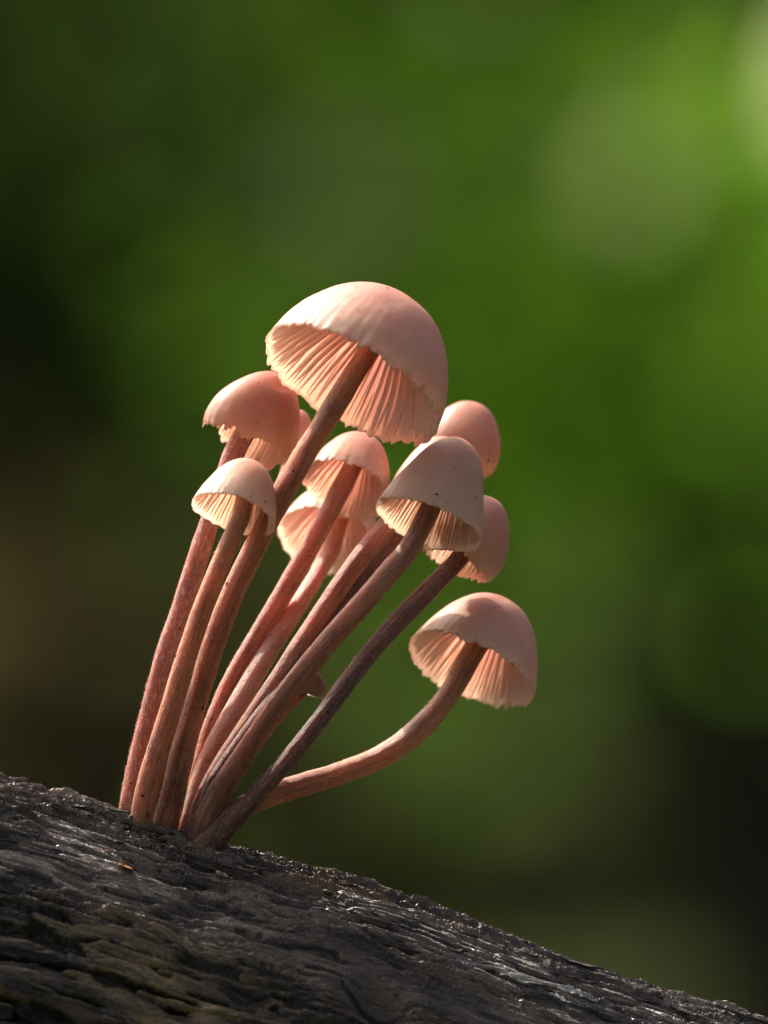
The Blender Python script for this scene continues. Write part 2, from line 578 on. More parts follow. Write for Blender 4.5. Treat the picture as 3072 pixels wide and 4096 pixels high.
MAT['stem_pale'] = stem_material('pale stem flesh', (.52, .35, .28), (.50, .26, .20), .75)
MAT['stem_tan'] = stem_material('tan stem flesh', (.25, .14, .08), (.46, .31, .215), .5)
MAT['fibre'] = fibre_material()
MAT['speck'] = plain_material('dark soil', (.035, .020, .012), .8)
MAT['crumb'] = plain_material('pale wood crumb', (.42, .33, .20), .8)


def make_blob(center, size, r, n=1):
    """irregular 20-face lump"""
    ph = (1 + 5 ** .5) / 2
    vs = np.array([(-1, ph, 0), (1, ph, 0), (-1, -ph, 0), (1, -ph, 0), (0, -1, ph), (0, 1, ph), (0, -1, -ph), (0, 1, -ph), (ph, 0, -1), (ph, 0, 1), (-ph, 0, -1), (-ph, 0, 1)]) / 1.9
    fs = [(0, 11, 5), (0, 5, 1), (0, 1, 7), (0, 7, 10), (0, 10, 11), (1, 5, 9), (5, 11, 4), (11, 10, 2), (10, 7, 6), (7, 1, 8), (3, 9, 4), (3, 4, 2), (3, 2, 6), (3, 6, 8), (3, 8, 9), (4, 9, 5), (2, 4, 11), (6, 2, 10), (8, 6, 7), (9, 8, 1)]
    sc = np.array([r.uniform(.6, 1.5), r.uniform(.6, 1.3), r.uniform(.5, 1.2)])
    v = vs * sc * np.array([[r.uniform(.7, 1.3)] for _ in range(12)]) * size + center
    return v, fs


def merge(blobs):
    V = []; F = []; o = 0
    for v, f in blobs:
        V.append(v); F += [tuple(i + o for i in q) for q in f]; o += len(v)
    return np.vstack(V), F


def mushroom(label, stem_pts, depths, stem_w, C, yc, R, H, axis, ratio, prof, capmat, gillmat, stemmat, n_gill=34,
             lump=.03, wave=.05, rag=.015, seed=1, fib=260, specks=8, base_specks=10, dent=None, topf=.84):
    r = random.Random(seed)
    rs = np.random.RandomState(seed)
    # cap frame
    ax = np.array([axis[0], 0, -axis[1]], float); ax /= np.linalg.norm(ax)
    ca = math.sqrt(1 - ratio ** 2)
    a = ax * ca + np.array([0, ratio, 0])
    u = np.cross(a, [0, 1, 0]); u /= np.linalg.norm(u)
    w = np.cross(a, u)
    Cw = P(C[0], C[1], yc)
    sc = K * (D0 + yc) / D0
    R = R * sc; H = H * sc
    # ---- stem centre line
    n = len(stem_pts)
    dn = np.interp(np.linspace(0, 1, n), np.linspace(0, 1, len(depths)), depths)
    pts = [P(x, y, dd) for (x, y), dd in zip(stem_pts, dn)]
    apex = Cw + a * H * topf
    pts.append(apex)
    pts = np.array(pts)
    d0 = pts[0] - pts[1]; d0 /= np.linalg.norm(d0)
    pts = np.vstack([pts[0] + d0 * .0048, pts])
    wid = np.interp(np.linspace(0, 1, len(pts)), np.linspace(0, 1, len(stem_w)), stem_w) * sc / 2 * .91
    cdd = np.concatenate([[0], np.cumsum(np.linalg.norm(np.diff(pts, axis=0), axis=1))]); cdd /= cdd[-1]
    wts = np.ones(len(pts)); wts[0] = 2; wts[1] = 3; wts[-1] = 3; wts[-2] = 2
    dg = 5 if len(pts) > 8 else 3
    fit = np.stack([np.polyval(np.polyfit(cdd, pts[:, q], dg, w=wts), cdd) for q in range(3)], 1)
    pts = fit * .7 + pts * .3
    sm = catmull(np.hstack([pts, wid[:, None]]), 16)
    cl, rad = sm[:, :3], sm[:, 3]
    base = pts[1].copy()
    root = link('mushroom', None)
    root.location = base
    tag(root, label, 'mushroom', 'pink mushrooms clustered on the log')
    # ---- stem tube
    ns = 28
    tan = np.gradient(cl, axis=0); tan /= np.linalg.norm(tan, axis=1)[:, None]
    ref = np.array([0, -1.0, 0])
    b1 = np.cross(tan, ref); b1 /= np.linalg.norm(b1, axis=1)[:, None]
    b2 = np.cross(tan, b1)
    arc = np.concatenate([[0], np.cumsum(np.linalg.norm(np.diff(cl, axis=0), axis=1))])
    al = arc / arc[-1]
    th = np.linspace(0, 2 * np.pi, ns, endpoint=False)
    AR, TH = np.meshgrid(arc, th, indexing='ij')
    rr = rad[:, None] * (1 + .05 * noise2(AR * 260, TH * 0 + seed, seed) + .045 * np.cos(TH * 2 + AR * 120 + seed) + .02 * fbm2(AR * 900, np.cos(TH) * 3 + 5, seed + 3, 2) + .02 * fbm2(AR * 900, np.sin(TH) * 3 + 15, seed + 4, 2))
    flare = 1 + .16 * np.exp(-((arc / .004) ** 2))[:, None]
    rr = rr * flare
    V = cl[:, None] + b1[:, None] * (rr * np.cos(TH))[..., None] + b2[:, None] * (rr * np.sin(TH))[..., None]
    m = len(cl)
    uv = np.stack([rad.mean() * np.cos(TH), AR, rad.mean() * np.sin(TH)], -1).reshape(-1, 3) + seed * .07
    I = np.arange(m * ns).reshape(m, ns); J = np.roll(I, -1, 1)
    F = [list(q) for q in np.stack([I[:-1].ravel(), J[:-1].ravel(), J[1:].ravel(), I[1:].ravel()], 1)]
    F.append(list(I[0][::-1])); F.append(list(I[-1]))
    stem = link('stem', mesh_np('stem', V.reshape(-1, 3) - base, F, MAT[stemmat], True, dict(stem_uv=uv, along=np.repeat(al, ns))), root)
    # fine pale fibres standing off the stem
    fib = int(fib * 2.2)
    if fib:
        VV = []; FF = []
        for k in range(fib):
            i = int(min(m - 2, (r.random() ** 1.15) * m * .93)) 
            ang = r.uniform(0, 2 * math.pi)
            nn = b1[i] * math.cos(ang) + b2[i] * math.sin(ang)
            p = cl[i] + (cl[i + 1] - cl[i]) * r.random()
            p = p + nn * rad[i] * (flare[i, 0] * .985)
            dirn = nn * r.uniform(.15, .9) + tan[i] * r.uniform(-1, 1) + np.array([r.gauss(0, .3) for _ in range(3)])
            dirn /= np.linalg.norm(dirn)
            L = r.uniform(.00014, .00042)
            s1 = np.cross(dirn, nn); s1 /= (np.linalg.norm(s1) + 1e-9); s2 = np.cross(dirn, s1)
            wd = r.uniform(.000016, .000034)
            o = len(VV)
            VV += [p + s1 * wd, p - s1 * wd * .5 + s2 * wd, p - s1 * wd * .5 - s2 * wd, p + dirn * L]
            FF += [(o, o + 1, o + 3), (o + 1, o + 2, o + 3), (o + 2, o, o + 3)]
        link('stem_fibres', mesh_np('stem_fibres', np.array(VV) - base, FF, MAT['fibre'], False), stem, 'stuff')
    if base_specks:
        bl = []; bp = []
        for k in range(base_specks * 2):
            i = int(min(m - 2, 3 + (r.random() ** 2.4) * m * .85))
            ang = math.pi / 2 + r.gauss(0, .9) 
            nn = b1[i] * math.cos(ang) + b2[i] * math.sin(ang)
            if nn[1] > 0: nn = nn * np.array([1, -1, 1])
            p = cl[i] + nn * rad[i] * flare[i, 0]
            (bl if k % 3 else bp).append(make_blob(p, r.choice([.00006, .00009, .00016]) * r.uniform(.7, 1.2), r))
        VV, FF = merge(bl)
        link('soil_specks', mesh_np('soil_specks', VV - base, FF, MAT['speck'], False), stem, 'stuff')
        VV, FF = merge(bp)
        link('pale_crumbs', mesh_np('pale_crumbs', VV - base, FF, MAT['crumb'], False), stem, 'stuff')
    # ---- cap
    pf = catmull(PROF[prof], 24)
    cd = np.concatenate([[0], np.cumsum(np.linalg.norm(np.diff(pf * [R, H], axis=0), axis=1))]); cd /= cd[-1]
    lk = [(k, rs.uniform(0, 6.28), rs.uniform(.3, 1) / k) for k in (2, 3, 5)]
    wk = [(k, rs.uniform(0, 6.28), rs.uniform(.3, 1) / k ** .7) for k in (2, 3, 5, 8, 13)]
    ng = n_gill
    ph0 = rs.uniform(0, 6.28)

    def rh(T, TH):
        """outer radius and height at T (0 crown .. 1 margin) and angle TH"""
        rad_ = np.interp(T, cd, pf[:, 0]) * R
        hh = np.interp(T, cd, pf[:, 1]) * H
        lm = sum(c * np.cos(k * TH + p) for k, p, c in lk)
        rad_ = rad_ * (1 + lump * lm * smooth(T, .1, .7))
        wv = sum(c * np.sin(k * TH + p) for k, p, c in wk)
        hh = hh + R * wave * wv * T ** 6
        stri = (.5 + .5 * np.cos(ng * TH + ph0)) * smooth(T, .40, .95)
        rad_ = rad_ * (1 - .0045 * stri)
        jag = noise2(TH * 11 + seed, T * 0, seed) * .8 + noise2(TH * 29 + seed, T * 0, seed + 1) * .9 + .5 * np.abs(np.sin(ng * TH / 2 + ph0 / 2))
        hh = hh + R * rag * 1.4 * (jag * (.6 + .9 * np.abs(noise2(TH * 2.1 + seed, T * 0, seed + 9)))) * smooth(T, .90, 1.0)
        rad_ = rad_ * (1 + .010 * noise2(TH * 23, T * 3, seed + 5) * smooth(T, .8, 1))
        bumpn = .006 * fbm2(np.cos(TH) * T * 4 + 9, np.sin(TH) * T * 4 + 9, seed + 7, 3)
        hh = hh + R * bumpn * 2
        rad_ = rad_ * (1 + bumpn)
        if dent:
            dt, dth, dw, dd = dent
            g = dd * R * np.exp(-(((T - dt) / dw) ** 2 + (((TH - dth + np.pi) % (2 * np.pi) - np.pi) * max(dt, .15) / dw) ** 2))
            hh = hh - g
        return rad_, hh

    def world_pt(rad_, hh, TH):
        return Cw + u * (rad_ * np.cos(TH))[..., None] + w * (rad_ * np.sin(TH))[..., None] + a * hh[..., None]

    def inward(T):
        """inward normal of the profile in the (radius, height) plane"""
        e = .01
        r1, r0 = np.interp(np.clip(T + e, 0, 1), cd, pf[:, 0]) * R, np.interp(np.clip(T - e, 0, 1), cd, pf[:, 0]) * R
        h1, h0 = np.interp(np.clip(T + e, 0, 1), cd, pf[:, 1]) * H, np.interp(np.clip(T - e, 0, 1), cd, pf[:, 1]) * H
        dr, dh = r1 - r0, h1 - h0
        L = np.sqrt(dr * dr + dh * dh) + 1e-12
        return dh / L, -dr / L      # rotate tangent: points to the axis / down

    nt = 44
    nth = 240 if R > .006 else 176
    T1 = np.linspace(0, 1, nt + 1)[1:] ** .9
    thv = np.linspace(0, 2 * np.pi, nth, endpoint=False)
    TT, HH = np.meshgrid(T1, thv, indexing='ij')
    ro, ho = rh(TT, HH)
    outer = world_pt(ro, ho, HH)
    ir, ih = inward(TT)
    thick = R * (.060 * (1 - TT) ** .8 + .016)
    ri, hi = np.maximum(ro + ir * thick, ro * .3), ho + ih * thick
    inner = world_pt(ri, hi, HH)
    r0_, h0_ = rh(np.array([0.0]), np.array([0.0]))
    top = world_pt(r0_ * 0, h0_, np.array([0.0]))[0]
    bot = top - a * R * .107
    nV = nt * nth
    V = np.vstack([outer.reshape(-1, 3), inner.reshape(-1, 3), top[None], bot[None]])
    I = np.arange(nV).reshape(nt, nth); J = np.roll(I, -1, 1)
    q1 = np.stack([I[:-1].ravel(), J[:-1].ravel(), J[1:].ravel(), I[1:].ravel()], 1)
    q2 = q1[:, ::-1] + nV
    q3 = np.stack([I[-1], J[-1], J[-1] + nV, I[-1] + nV], 1)
    F = [list(map(int, q)) for q in np.vstack([q1, q2, q3])]
    for j in range(nth):
        F.append([2 * nV, int(J[0, j]), int(I[0, j])])
        F.append([2 * nV + 1, int(I[0, j]) + nV, int(J[0, j]) + nV])
    alo = np.concatenate([TT.ravel(), np.clip(TT.ravel() * .6 + .35, 0, .94), [0, .35]])
    cap = link('cap', mesh_np('cap', V - base, F, MAT[capmat], True, dict(along=alo)), root)
    # make normals consistent
    import bmesh
    bm = bmesh.new(); bm.from_mesh(cap.data); bmesh.ops.recalc_face_normals(bm, faces=bm.faces); bm.to_mesh(cap.data); bm.free()
    # ---- gills, one blade each
    nseg = 11
    tstart = np.interp(rad[-1] * .8, np.interp(np.linspace(0, 1, 50), cd, pf[:, 0]) * R, np.linspace(0, 1, 50))
    for g in range(ng * 2):
        short = g % 2 == 1
        if short and (g // 2) % 3 == 0 and ng > 20:
            pass
        thg = 2 * math.pi * (g / 2 + (0)) / ng + ph0 / ng + math.pi / ng * 0 + r.gauss(0, .010)
        ts = (r.uniform(.55, .72) if short else tstart)
        te = .965
        tv = np.linspace(ts, te, nseg + 1)
        thw = thg + .012 * np.sin(np.linspace(0, 3, nseg + 1) + r.uniform(0, 6)) * r.uniform(-1, 1)
        rg, hg = rh(tv, thw)
        ii, jj = inward(tv)
        tk = R * (.060 * (1 - tv) ** .8 + .016)
        f = (tv - ts) / (te - ts)
        Dp = (.20 if not short else .10) * R
        dep = Dp * np.minimum(1, (f + (.25 if not short else 0.0)) ** .7 * 1.05) * (1 - f) ** .55 * (1 + r.gauss(0, .05))
        rb, hb = rg + ii * tk * .55, hg + jj * tk * .55
        re, he = rg + ii * (tk + dep), hg + jj * (tk + dep)
        re = np.maximum(re, rad[-1] * .5)
        half = np.clip(rg * math.pi / (2 * ng) * (.42 if not short else .32), .00004, .00022 * R / .005)
        half = half * (.35 + .65 * np.sin(np.pi * np.clip(f * .9 + .06, 0, 1)))
        tanv = -u[None] * np.sin(thw)[:, None] + w[None] * np.cos(thw)[:, None]
        pb = world_pt(rb, hb, thw); pe = world_pt(re, he, thw)
        ed = half * .18
        VV = np.concatenate([pb + tanv * half[:, None], pb - tanv * half[:, None], pe - tanv * ed[:, None], pe + tanv * ed[:, None]])
        k = nseg + 1
        FF = []
        for i in range(nseg):
            for (x0, x1) in ((1, 2), (2, 3), (3, 0)):
                FF.append((x0 * k + i, x1 * k + i, x1 * k + i + 1, x0 * k + i + 1))
        FF.append((0, k, 2 * k, 3 * k)); FF.append((nseg, 3 * k + nseg, 2 * k + nseg, k + nseg))
        link('gill', mesh_np('gill', VV - base, FF, MAT[gillmat], True, dict(along=np.tile(tv, 4))), cap)
    # ---- specks on the cap
    if specks:
        bl = []
        for k in range(specks):
            t_ = r.choice([r.uniform(.2, .95), r.uniform(.85, .99)])
            th_ = r.uniform(0, 2 * math.pi)
            q, h_ = rh(np.array([t_]), np.array([th_]))
            bl.append(make_blob(world_pt(q, h_, np.array([th_]))[0], r.uniform(.00005, .00012), r))
        VV, FF = merge(bl)
        link('soil_specks', mesh_np('soil_specks', VV - base, FF, MAT['speck'], False), cap, 'stuff')
    return root


mm = .001
# the tall one
mushroom('tallest mushroom with the largest wide open cap, standing over all the others',
         [(668, 3262), (722, 3052), (757, 2917), (817, 2714), (851, 2578), (922, 2375), (1037, 2171), (1111, 2018), (1204, 1833), (1296, 1694), (1426, 1481)],
         [-1.5 * mm, -2.5 * mm, -4 * mm, -5.5 * mm, -6.5 * mm, -6 * mm], [116, 112, 106, 102, 100, 96, 98, 102, 106, 104, 92],
         (1405, 1541), -7 * mm, 394, 424, (.5, -.866), .40, 'dome', 'cap_pale', 'gill', 'stem_brown', 56, .016, .032, .022, 3, 420, 16, 16)
# small pale one at the left
mushroom('small cream mushroom in front at the left, its cap touching the tallest stem',
         [(572, 3246), (591, 3120), (628, 2985), (685, 2849), (725, 2700), (766, 2578), (812, 2430), (854, 2307), (936, 2124), (970, 2050)],
         [-3.5 * mm, -4.5 * mm, -6 * mm, -8 * mm, -9 * mm], [102, 98, 94, 92, 90, 88, 88, 90, 84],
         (933, 2058), -9 * mm, 174, 242, (.34, -.94), .40, 'bell', 'cap_cream', 'gill', 'stem_tan', 32, .03, .05, .010, 5, 380, 6, 16)
# pink one, upper left
mushroom('pink egg-shaped mushroom at the upper left with a dimple, on the frosted leftmost stem',
         [(515, 3250), (536, 3120), (566, 2985), (603, 2849), (636, 2714), (671, 2578), (708, 2475), (749, 2375), (837, 2090), (900, 1920), (956, 1773)],
         [.5 * mm, 0, 0, 1 * mm, 2 * mm, 3 * mm], [84, 92, 96, 92, 90, 88, 86, 86, 84, 92, 84],
         (976, 1782), 3 * mm, 166, 328, (.46, -.89), .25, 'egg', 'cap_red', 'gill', 'stem_frost', 30, .21, .20, .035, 8, 900, 10, 22,
         dent=(.30, 1.75, .07, .15))
# little one hidden behind the tall stem
mushroom('tiny mushroom mostly hidden behind the tallest stem, only its pink cap showing',
         [(700, 3272), (762, 2950), (850, 2600), (930, 2390), (1045, 2170), (1105, 1980), (1150, 1850)],
         [1 * mm, 3 * mm, 7 * mm, 11 * mm], [50, 46, 44, 40],
         (1150, 1790), 12 * mm, 92, 165, (.36, -.93), .3, 'bell', 'cap_pink', 'gill', 'stem_pink', 20, .03, .04, .02, 9, 0, 2, 4)
# centre cap
mushroom('middle mushroom with a pink cap facing forward, directly under the tallest cap',
         [(770, 3290), (790, 3110), (830, 2950), (868, 2849), (925, 2714), (1014, 2578), (1102, 2442), (1169, 2307), (1224, 2206), (1293, 2080), (1365, 1960)],
         [1.5 * mm, 3 * mm, 5 * mm, 7 * mm, 8 * mm], [76, 78, 78, 80, 82, 86, 84, 82, 84],
         (1378, 1960), 9 * mm, 186, 268, (.38, -.925), .56, 'bell', 'cap_pink', 'gill', 'stem_pink', 32, .05, .10, .034, 14, 380, 12, 12)
# lower cap behind the centre
mushroom('lower middle mushroom on a red stem, its cap half hidden behind the middle one',
         [(765, 3280), (807, 3052), (902, 2917), (983, 2781), (1051, 2646), (1132, 2510), (1224, 2371), (1257, 2312), (1300, 2240), (1335, 2175)],
         [-.5 * mm, 1 * mm, 5 * mm, 10 * mm, 16 * mm], [80, 82, 90, 92, 88, 80, 78, 78],
         (1305, 2172), 18 * mm, 207, 290, (.36, -.93), .62, 'bell', 'cap_pale', 'gill', 'stem_pale', 34, .05, .08, .034, 18, 380, 5, 12)
# conical cap at right
mushroom('grey-cream cone-capped mushroom in front at the right of the cluster',
         [(800, 3330), (861, 3175), (929, 3093), (997, 2998), (1068, 2876), (1151, 2764), (1260, 2626), (1354, 2518), (1462, 2406), (1560, 2287), (1650, 2171)],
         [-3.0 * mm, -5 * mm, -8 * mm, -8 * mm, -7 * mm], [108, 104, 98, 92, 92, 94, 96, 92, 90],
         (1712, 2100), -6 * mm, 224, 390, (.37, -.93), .36, 'conebell', 'cap_cream', 'gill_grey', 'stem_brown', 40, .02, .04, .012, 21, 480, 6, 14)
# behind the cone
mushroom('mushroom just behind the cone-capped one, a sliver of its pink top showing',
         [(788, 3315), (800, 3200), (861, 3075), (922, 2985), (1024, 2849), (1129, 2714), (1213, 2578), (1333, 2384), (1388, 2297), (1447, 2208), (1527, 2113), (1610, 2040)],
         [-2 * mm, -2 * mm, -1 * mm, 1 * mm, 4 * mm], [80, 78, 74, 78, 84, 92, 96, 94, 80],
         (1706, 1985), 6.5 * mm, 150, 258, (.34, -.94), .3, 'bell', 'cap_pink', 'gill', 'stem_pink', 26, .03, .04, .02, 24, 420, 5, 12)
# top right
mushroom('pink mushroom at the upper right behind the others, its rounded cap against green',
         [(795, 3325), (825, 3150), (900, 3030), (1010, 2900), (1130, 2768), (1250, 2622), (1361, 2460), (1439, 2325), (1502, 2236), (1565, 2160), (1680, 2030)],
         [-3 * mm, -3 * mm, -1 * mm, 3 * mm, 9 * mm], [64, 66, 68, 70, 74, 78, 82, 80],
         (1820, 1850), 16 * mm, 150, 262, (.36, -.93), .3, 'egg', 'cap_pink', 'gill', 'stem_purple', 26, .03, .05, .02, 27, 320, 10, 10)
# button
mushroom('tiny brown button mushroom peeking from behind the cone-capped stem',
         [(830, 3335), (900, 3180), (975, 3060), (1060, 2940), (1140, 2845), (1205, 2775)],
         [-3 * mm, -2 * mm, 0, 1 * mm], [46, 46, 44, 40, 34],
         (1235, 2780), 1 * mm, 56, 96, (.30, -.95), .05, 'egg', 'cap_dark', 'gill_dark', 'stem_purple', 14, .02, .02, .01, 30, 60, 0, 4, topf=.4)
# right of the cone
mushroom('brownish mushroom behind the cone cap at the right, on a thin dark purplish stem',
         [(850, 3378), (888, 3324), (963, 3249), (1044, 3161), (1132, 3066), (1220, 2958), (1308, 2845), (1390, 2725), (1513, 2569), (1661, 2420), (1770, 2305), (1838, 2229)],
         [-3.2 * mm, -5 * mm, -6 * mm, -5 * mm, 0 * mm, 3.5 * mm], [98, 96, 86, 82, 80, 82, 84, 82, 80],
         (1828, 2255), 4 * mm, 152, 308, (.5, -.866), .27, 'egg', 'cap_brown', 'gill', 'stem_purple', 28, .04, .10, .03, 33, 380, 5, 14)
# lower right
mushroom('lone mushroom at the lower right on a long stem that bends out and up',
         [(880, 3300), (942, 3232), (1018, 3205), (1111, 3172), (1222, 3139), (1370, 3089), (1537, 3022), (1657, 2932), (1766, 2815), (1838, 2713), (1890, 2610)],
         [-3.5 * mm, -3 * mm, 0, 3 * mm, 6 * mm, 7 * mm], [80, 84, 90, 96, 100, 100, 104, 104, 104, 98],
         (1884, 2684), 7 * mm, 270, 336, (.43, -.90), .42, 'bell', 'cap_pale', 'gill', 'stem_tan', 44, .02, .04, .022, 37, 420, 12, 10,
         dent=(.30, 1.5, .05, .03))


# ------------------------------------------------------------------ crumbs and resin on the log
def lay_on_log(name, sx, sy, size, mat, label, cat, seed, flat=1.0, group=None):
    r = random.Random(seed)
    x = (sx - 1536) * K
    # find the angle whose projection lands at sy
    best = min(np.linspace(-1.3, 0, 300), key=lambda a_: abs(P(0, sy, log_point(x, a_)[1])[2] - log_point(x, a_)[2]))
    p = log_point(x, best, size * .45)
    bl = []
    for k in range(4 if size > .0003 else 2):
        off = np.array([r.uniform(-.6, .6), r.uniform(-.4, .4), r.uniform(-.15, .3)]) * size
        bl.append(make_blob(np.zeros(3) + off, size * r.uniform(.5, .8), r))
    V, F = merge(bl)
    V[:, 2] *= flat
    V[:, 2] -= V[:, 0] * .33
    o = link(name, mesh_np(name, V, F, mat, False))
    o.location = p
    tag(o, label, cat, group)


lay_on_log('wood_crumb', 890, 3512, .00055, MAT['crumb'], 'pale tan crumb on the log below the cluster, left of centre', 'crumb', 3)
lay_on_log('wood_crumb', 1316, 3575, .00045, plain_material('tan crumb', (.26, .18, .10)), 'left one of two rough brown crumbs on the log right of the cluster', 'crumb', 4)
lay_on_log('wood_crumb', 1388, 3590, .00050, plain_material('brown crumb', (.16, .11, .07)), 'right one of two rough brown crumbs on the log right of the cluster', 'crumb', 5)
lay_on_log('wood_chip', 505, 3478, .00075, plain_material('orange chip', (.36, .19, .08)), 'flat orange-brown chip on the log below the leftmost stems', 'wood chip', 6, .5)
lay_on_log('pale_grain', 560, 3325, .00028, plain_material('pale grain', (.62, .55, .38), .4, .5), 'small round pale grain on the log just below the stem bases', 'grain', 7)
lay_on_log('wood_chip', 440, 3408, .00030, plain_material('red chip', (.30, .14, .09)), 'small reddish chip on the log above the orange-brown chip', 'wood chip', 8)


def base_litter():
    """crumbs, splinters and pale threads packed round the foot of the cluster"""
    r = random.Random(44)
    bl = []; bp = []
    for k in range(330):
        sx = r.gauss(690, 150)
        x = (sx - 1536) * K
        a_ = r.uniform(-.30, .02)
        p = log_point(x, a_, r.uniform(0, .0002))
        (bl if r.random() < .8 else bp).append(make_blob(p, r.choice([.00010, .00016, .00024, .00034]) * r.uniform(.7, 1.2), r))
    for nm, b, m, lab in (('soil_crumbs', bl, MAT['speck'], 'dark soil crumbs packed round the foot of the mushroom cluster'),
                          ('pale_crumbs', bp, MAT['crumb'], 'scattered pale crumbs round the foot of the mushroom cluster')):
        V, F = merge(b)
        o = link(nm, mesh_np(nm, V, F, m, False))
        tag(o, lab, 'crumbs', kind='stuff')


base_litter()


def build_resin():
    t = NT('clear wet resin')
    b = t.principled((.95, .96, .92), .04, t.bump(t.noise(t.coord(), 2500, 2), .3, .0002), spec=.7)
    b.inputs['Transmission Weight'].default_value = .85
    b.inputs['IOR'].default_value = 1.4
    t.l(b.outputs[0], t.out.inputs[0])
    pts = [(1820, 3845), (1900, 3868), (1990, 3893), (2080, 3925), (2170, 3945), (2260, 3962), (2330, 3990), (2385, 4010)]
    P3 = []
    for sx, sy in pts:
        x = (sx - 1536) * K
        a_ = min(np.linspace(-1.3, 0, 300), key=lambda q: abs(P(0, sy, log_point(x, q)[1])[2] - log_point(x, q)[2]))
        P3.append(log_point(x, a_, .0003))
    cl = catmull(np.array(P3), 14)
    m = len(cl); ns = 12
    f = np.linspace(0, 1, m)
    rad = (.00012 + .00026 * np.abs(noise2(f * 16, f * 0, 5))) * np.sin(np.pi * (f * .94 + .03)) ** .5 * (1 + f * .9)
    tan = np.gradient(cl, axis=0); tan /= np.linalg.norm(tan, axis=1)[:, None]
    b1 = np.cross(tan, [0, -1, .3]); b1 /= np.linalg.norm(b1, axis=1)[:, None]; b2 = np.cross(tan, b1)
    th = np.linspace(0, 2 * np.pi, ns, endpoint=False)
    V = cl[:, None] + (b1[:, None] * np.cos(th)[None, :, None] + b2[:, None] * np.sin(th)[None, :, None] * .6) * rad[:, None, None]
    I = np.arange(m * ns).reshape(m, ns); J = np.roll(I, -1, 1)
    F = [list(map(int, q)) for q in np.stack([I[:-1].ravel(), J[:-1].ravel(), J[1:].ravel(), I[1:].ravel()], 1)]
    F.append(list(map(int, I[0][::-1]))); F.append(list(map(int, I[-1])))
    o = link('slime_streak', mesh_np('slime_streak', V.reshape(-1, 3) - cl[0], F, t.m))
    o.location = cl[0]
    tag(o, 'glistening clear streak of slime along the log at the lower right', 'slime')


build_resin()

# ------------------------------------------------------------------ the wood behind
def leaf_cloud(centers, size, rs, tone=None):
    """folded leaf blades, 2 triangles... each leaf 4 vertices"""
    n = len(centers)
    nn = rs.normal(size=(n, 3)) * .45 + np.array([-.35, .60, .75])      # blades turn to the light
    nn /= np.linalg.norm(nn, axis=1)[:, None]
    d = rs.normal(size=(n, 3)); d -= (nn * d).sum(1)[:, None] * nn; d /= np.linalg.norm(d, axis=1)[:, None]
    e = np.cross(nn, d)
    L = size * rs.uniform(.7, 1.3, n)[:, None]
    W = L * .36
    a0 = centers - d * L * .5; t0 = centers + d * L * .5
    V = np.stack([a0, centers + e * W + nn * W * .35, t0, centers - e * W + nn * W * .35], 1).reshape(-1, 3)
    B = np.arange(n)[:, None] * 4
    F = np.concatenate([B + [0, 1, 2], B + [0, 2, 3]], 0)
    tn = rs.uniform(0, 1, n) if tone is None else tone
    return V, F, np.repeat(tn, 4)


def limb(V, F, p0, p1, r0, r1, rs, seg=8, ns=9):
    o = sum(len(v) for v in V)
    p0 = np.array(p0, float); p1 = np.array(p1, float)
    dd = p1 - p0; L = np.linalg.norm(dd); dd /= L
    s = np.cross(dd, [.3, .9, .2]); s /= np.linalg.norm(s); q = np.cross(dd, s)
    wob = rs.normal(size=(seg + 1, 2)).cumsum(0) * L * .012
    wob -= np.linspace(0, 1, seg + 1)[:, None] * 0
    th = np.linspace(0, 2 * np.pi, ns, endpoint=False)
    for i in range(seg + 1):
        f = i / seg
        c = p0 + dd * L * f + s * wob[i, 0] * (i > 0) + q * wob[i, 1] * (i > 0)
        rr = (r0 + (r1 - r0) * f) * (1 + .06 * rs.normal(size=ns))
        V.append(c + (s[None] * np.cos(th)[:, None] + q[None] * np.sin(th)[:, None]) * rr[:, None])
    for i in range(seg):
        for j in range(ns):
            F.append([o + i * ns + j, o + i * ns + (j + 1) % ns, o + (i + 1) * ns + (j + 1) % ns, o + (i + 1) * ns + j])
    F.append([o + j for j in range(ns)][::-1]); F.append([o + seg * ns + j for j in range(ns)])


BARK = bark_material('shaded bark', (.022, .019, .012), (.060, .050, .034))


def shrub(name, loc, width, depth, height, nleaf, lsize, mat, label, cat, seed, zlow=.05, clumps=26):
    rs = np.random.RandomState(seed)
    root = link(name, None); root.location = loc
    tag(root, label, cat)
    V = []; F = []
    tips = []
    for k in range(7):
        ang = rs.uniform(0, 6.28)
        tip = np.array([math.cos(ang) * width * .38 * rs.uniform(.2, 1), math.sin(ang) * depth * .38 * rs.uniform(.2, 1), height * rs.uniform(.6, .92)])
        limb(V, F, (rs.normal() * .03, rs.normal() * .03, -.05), tip, .022, .006, rs)
        tips.append(tip)
    link('stem', mesh_np('stem', np.vstack(V), F, BARK, True), root)
    cc = np.stack([rs.uniform(-.5, .5, clumps) * width, rs.uniform(-.5, .5, clumps) * depth, rs.uniform(zlow, 1, clumps) ** .9 * height], 1)
    which = rs.randint(0, clumps, nleaf)
    spread = np.array([width * .13, depth * .13, height * .09])
    pos = cc[which] + rs.normal(size=(nleaf, 3)) * spread
    pos[:, 2] = np.clip(pos[:, 2], .02, None)
    tone = np.clip(rs.uniform(0, 1, clumps)[which] * .7 + rs.uniform(0, .3, nleaf), 0, 1)
    V, F, tn = leaf_cloud(pos, lsize, rs, tone)
    o = link('leaves', mesh_np('leaves', V, F, mat, False, dict(tone=tn)), root, 'stuff')
    return root


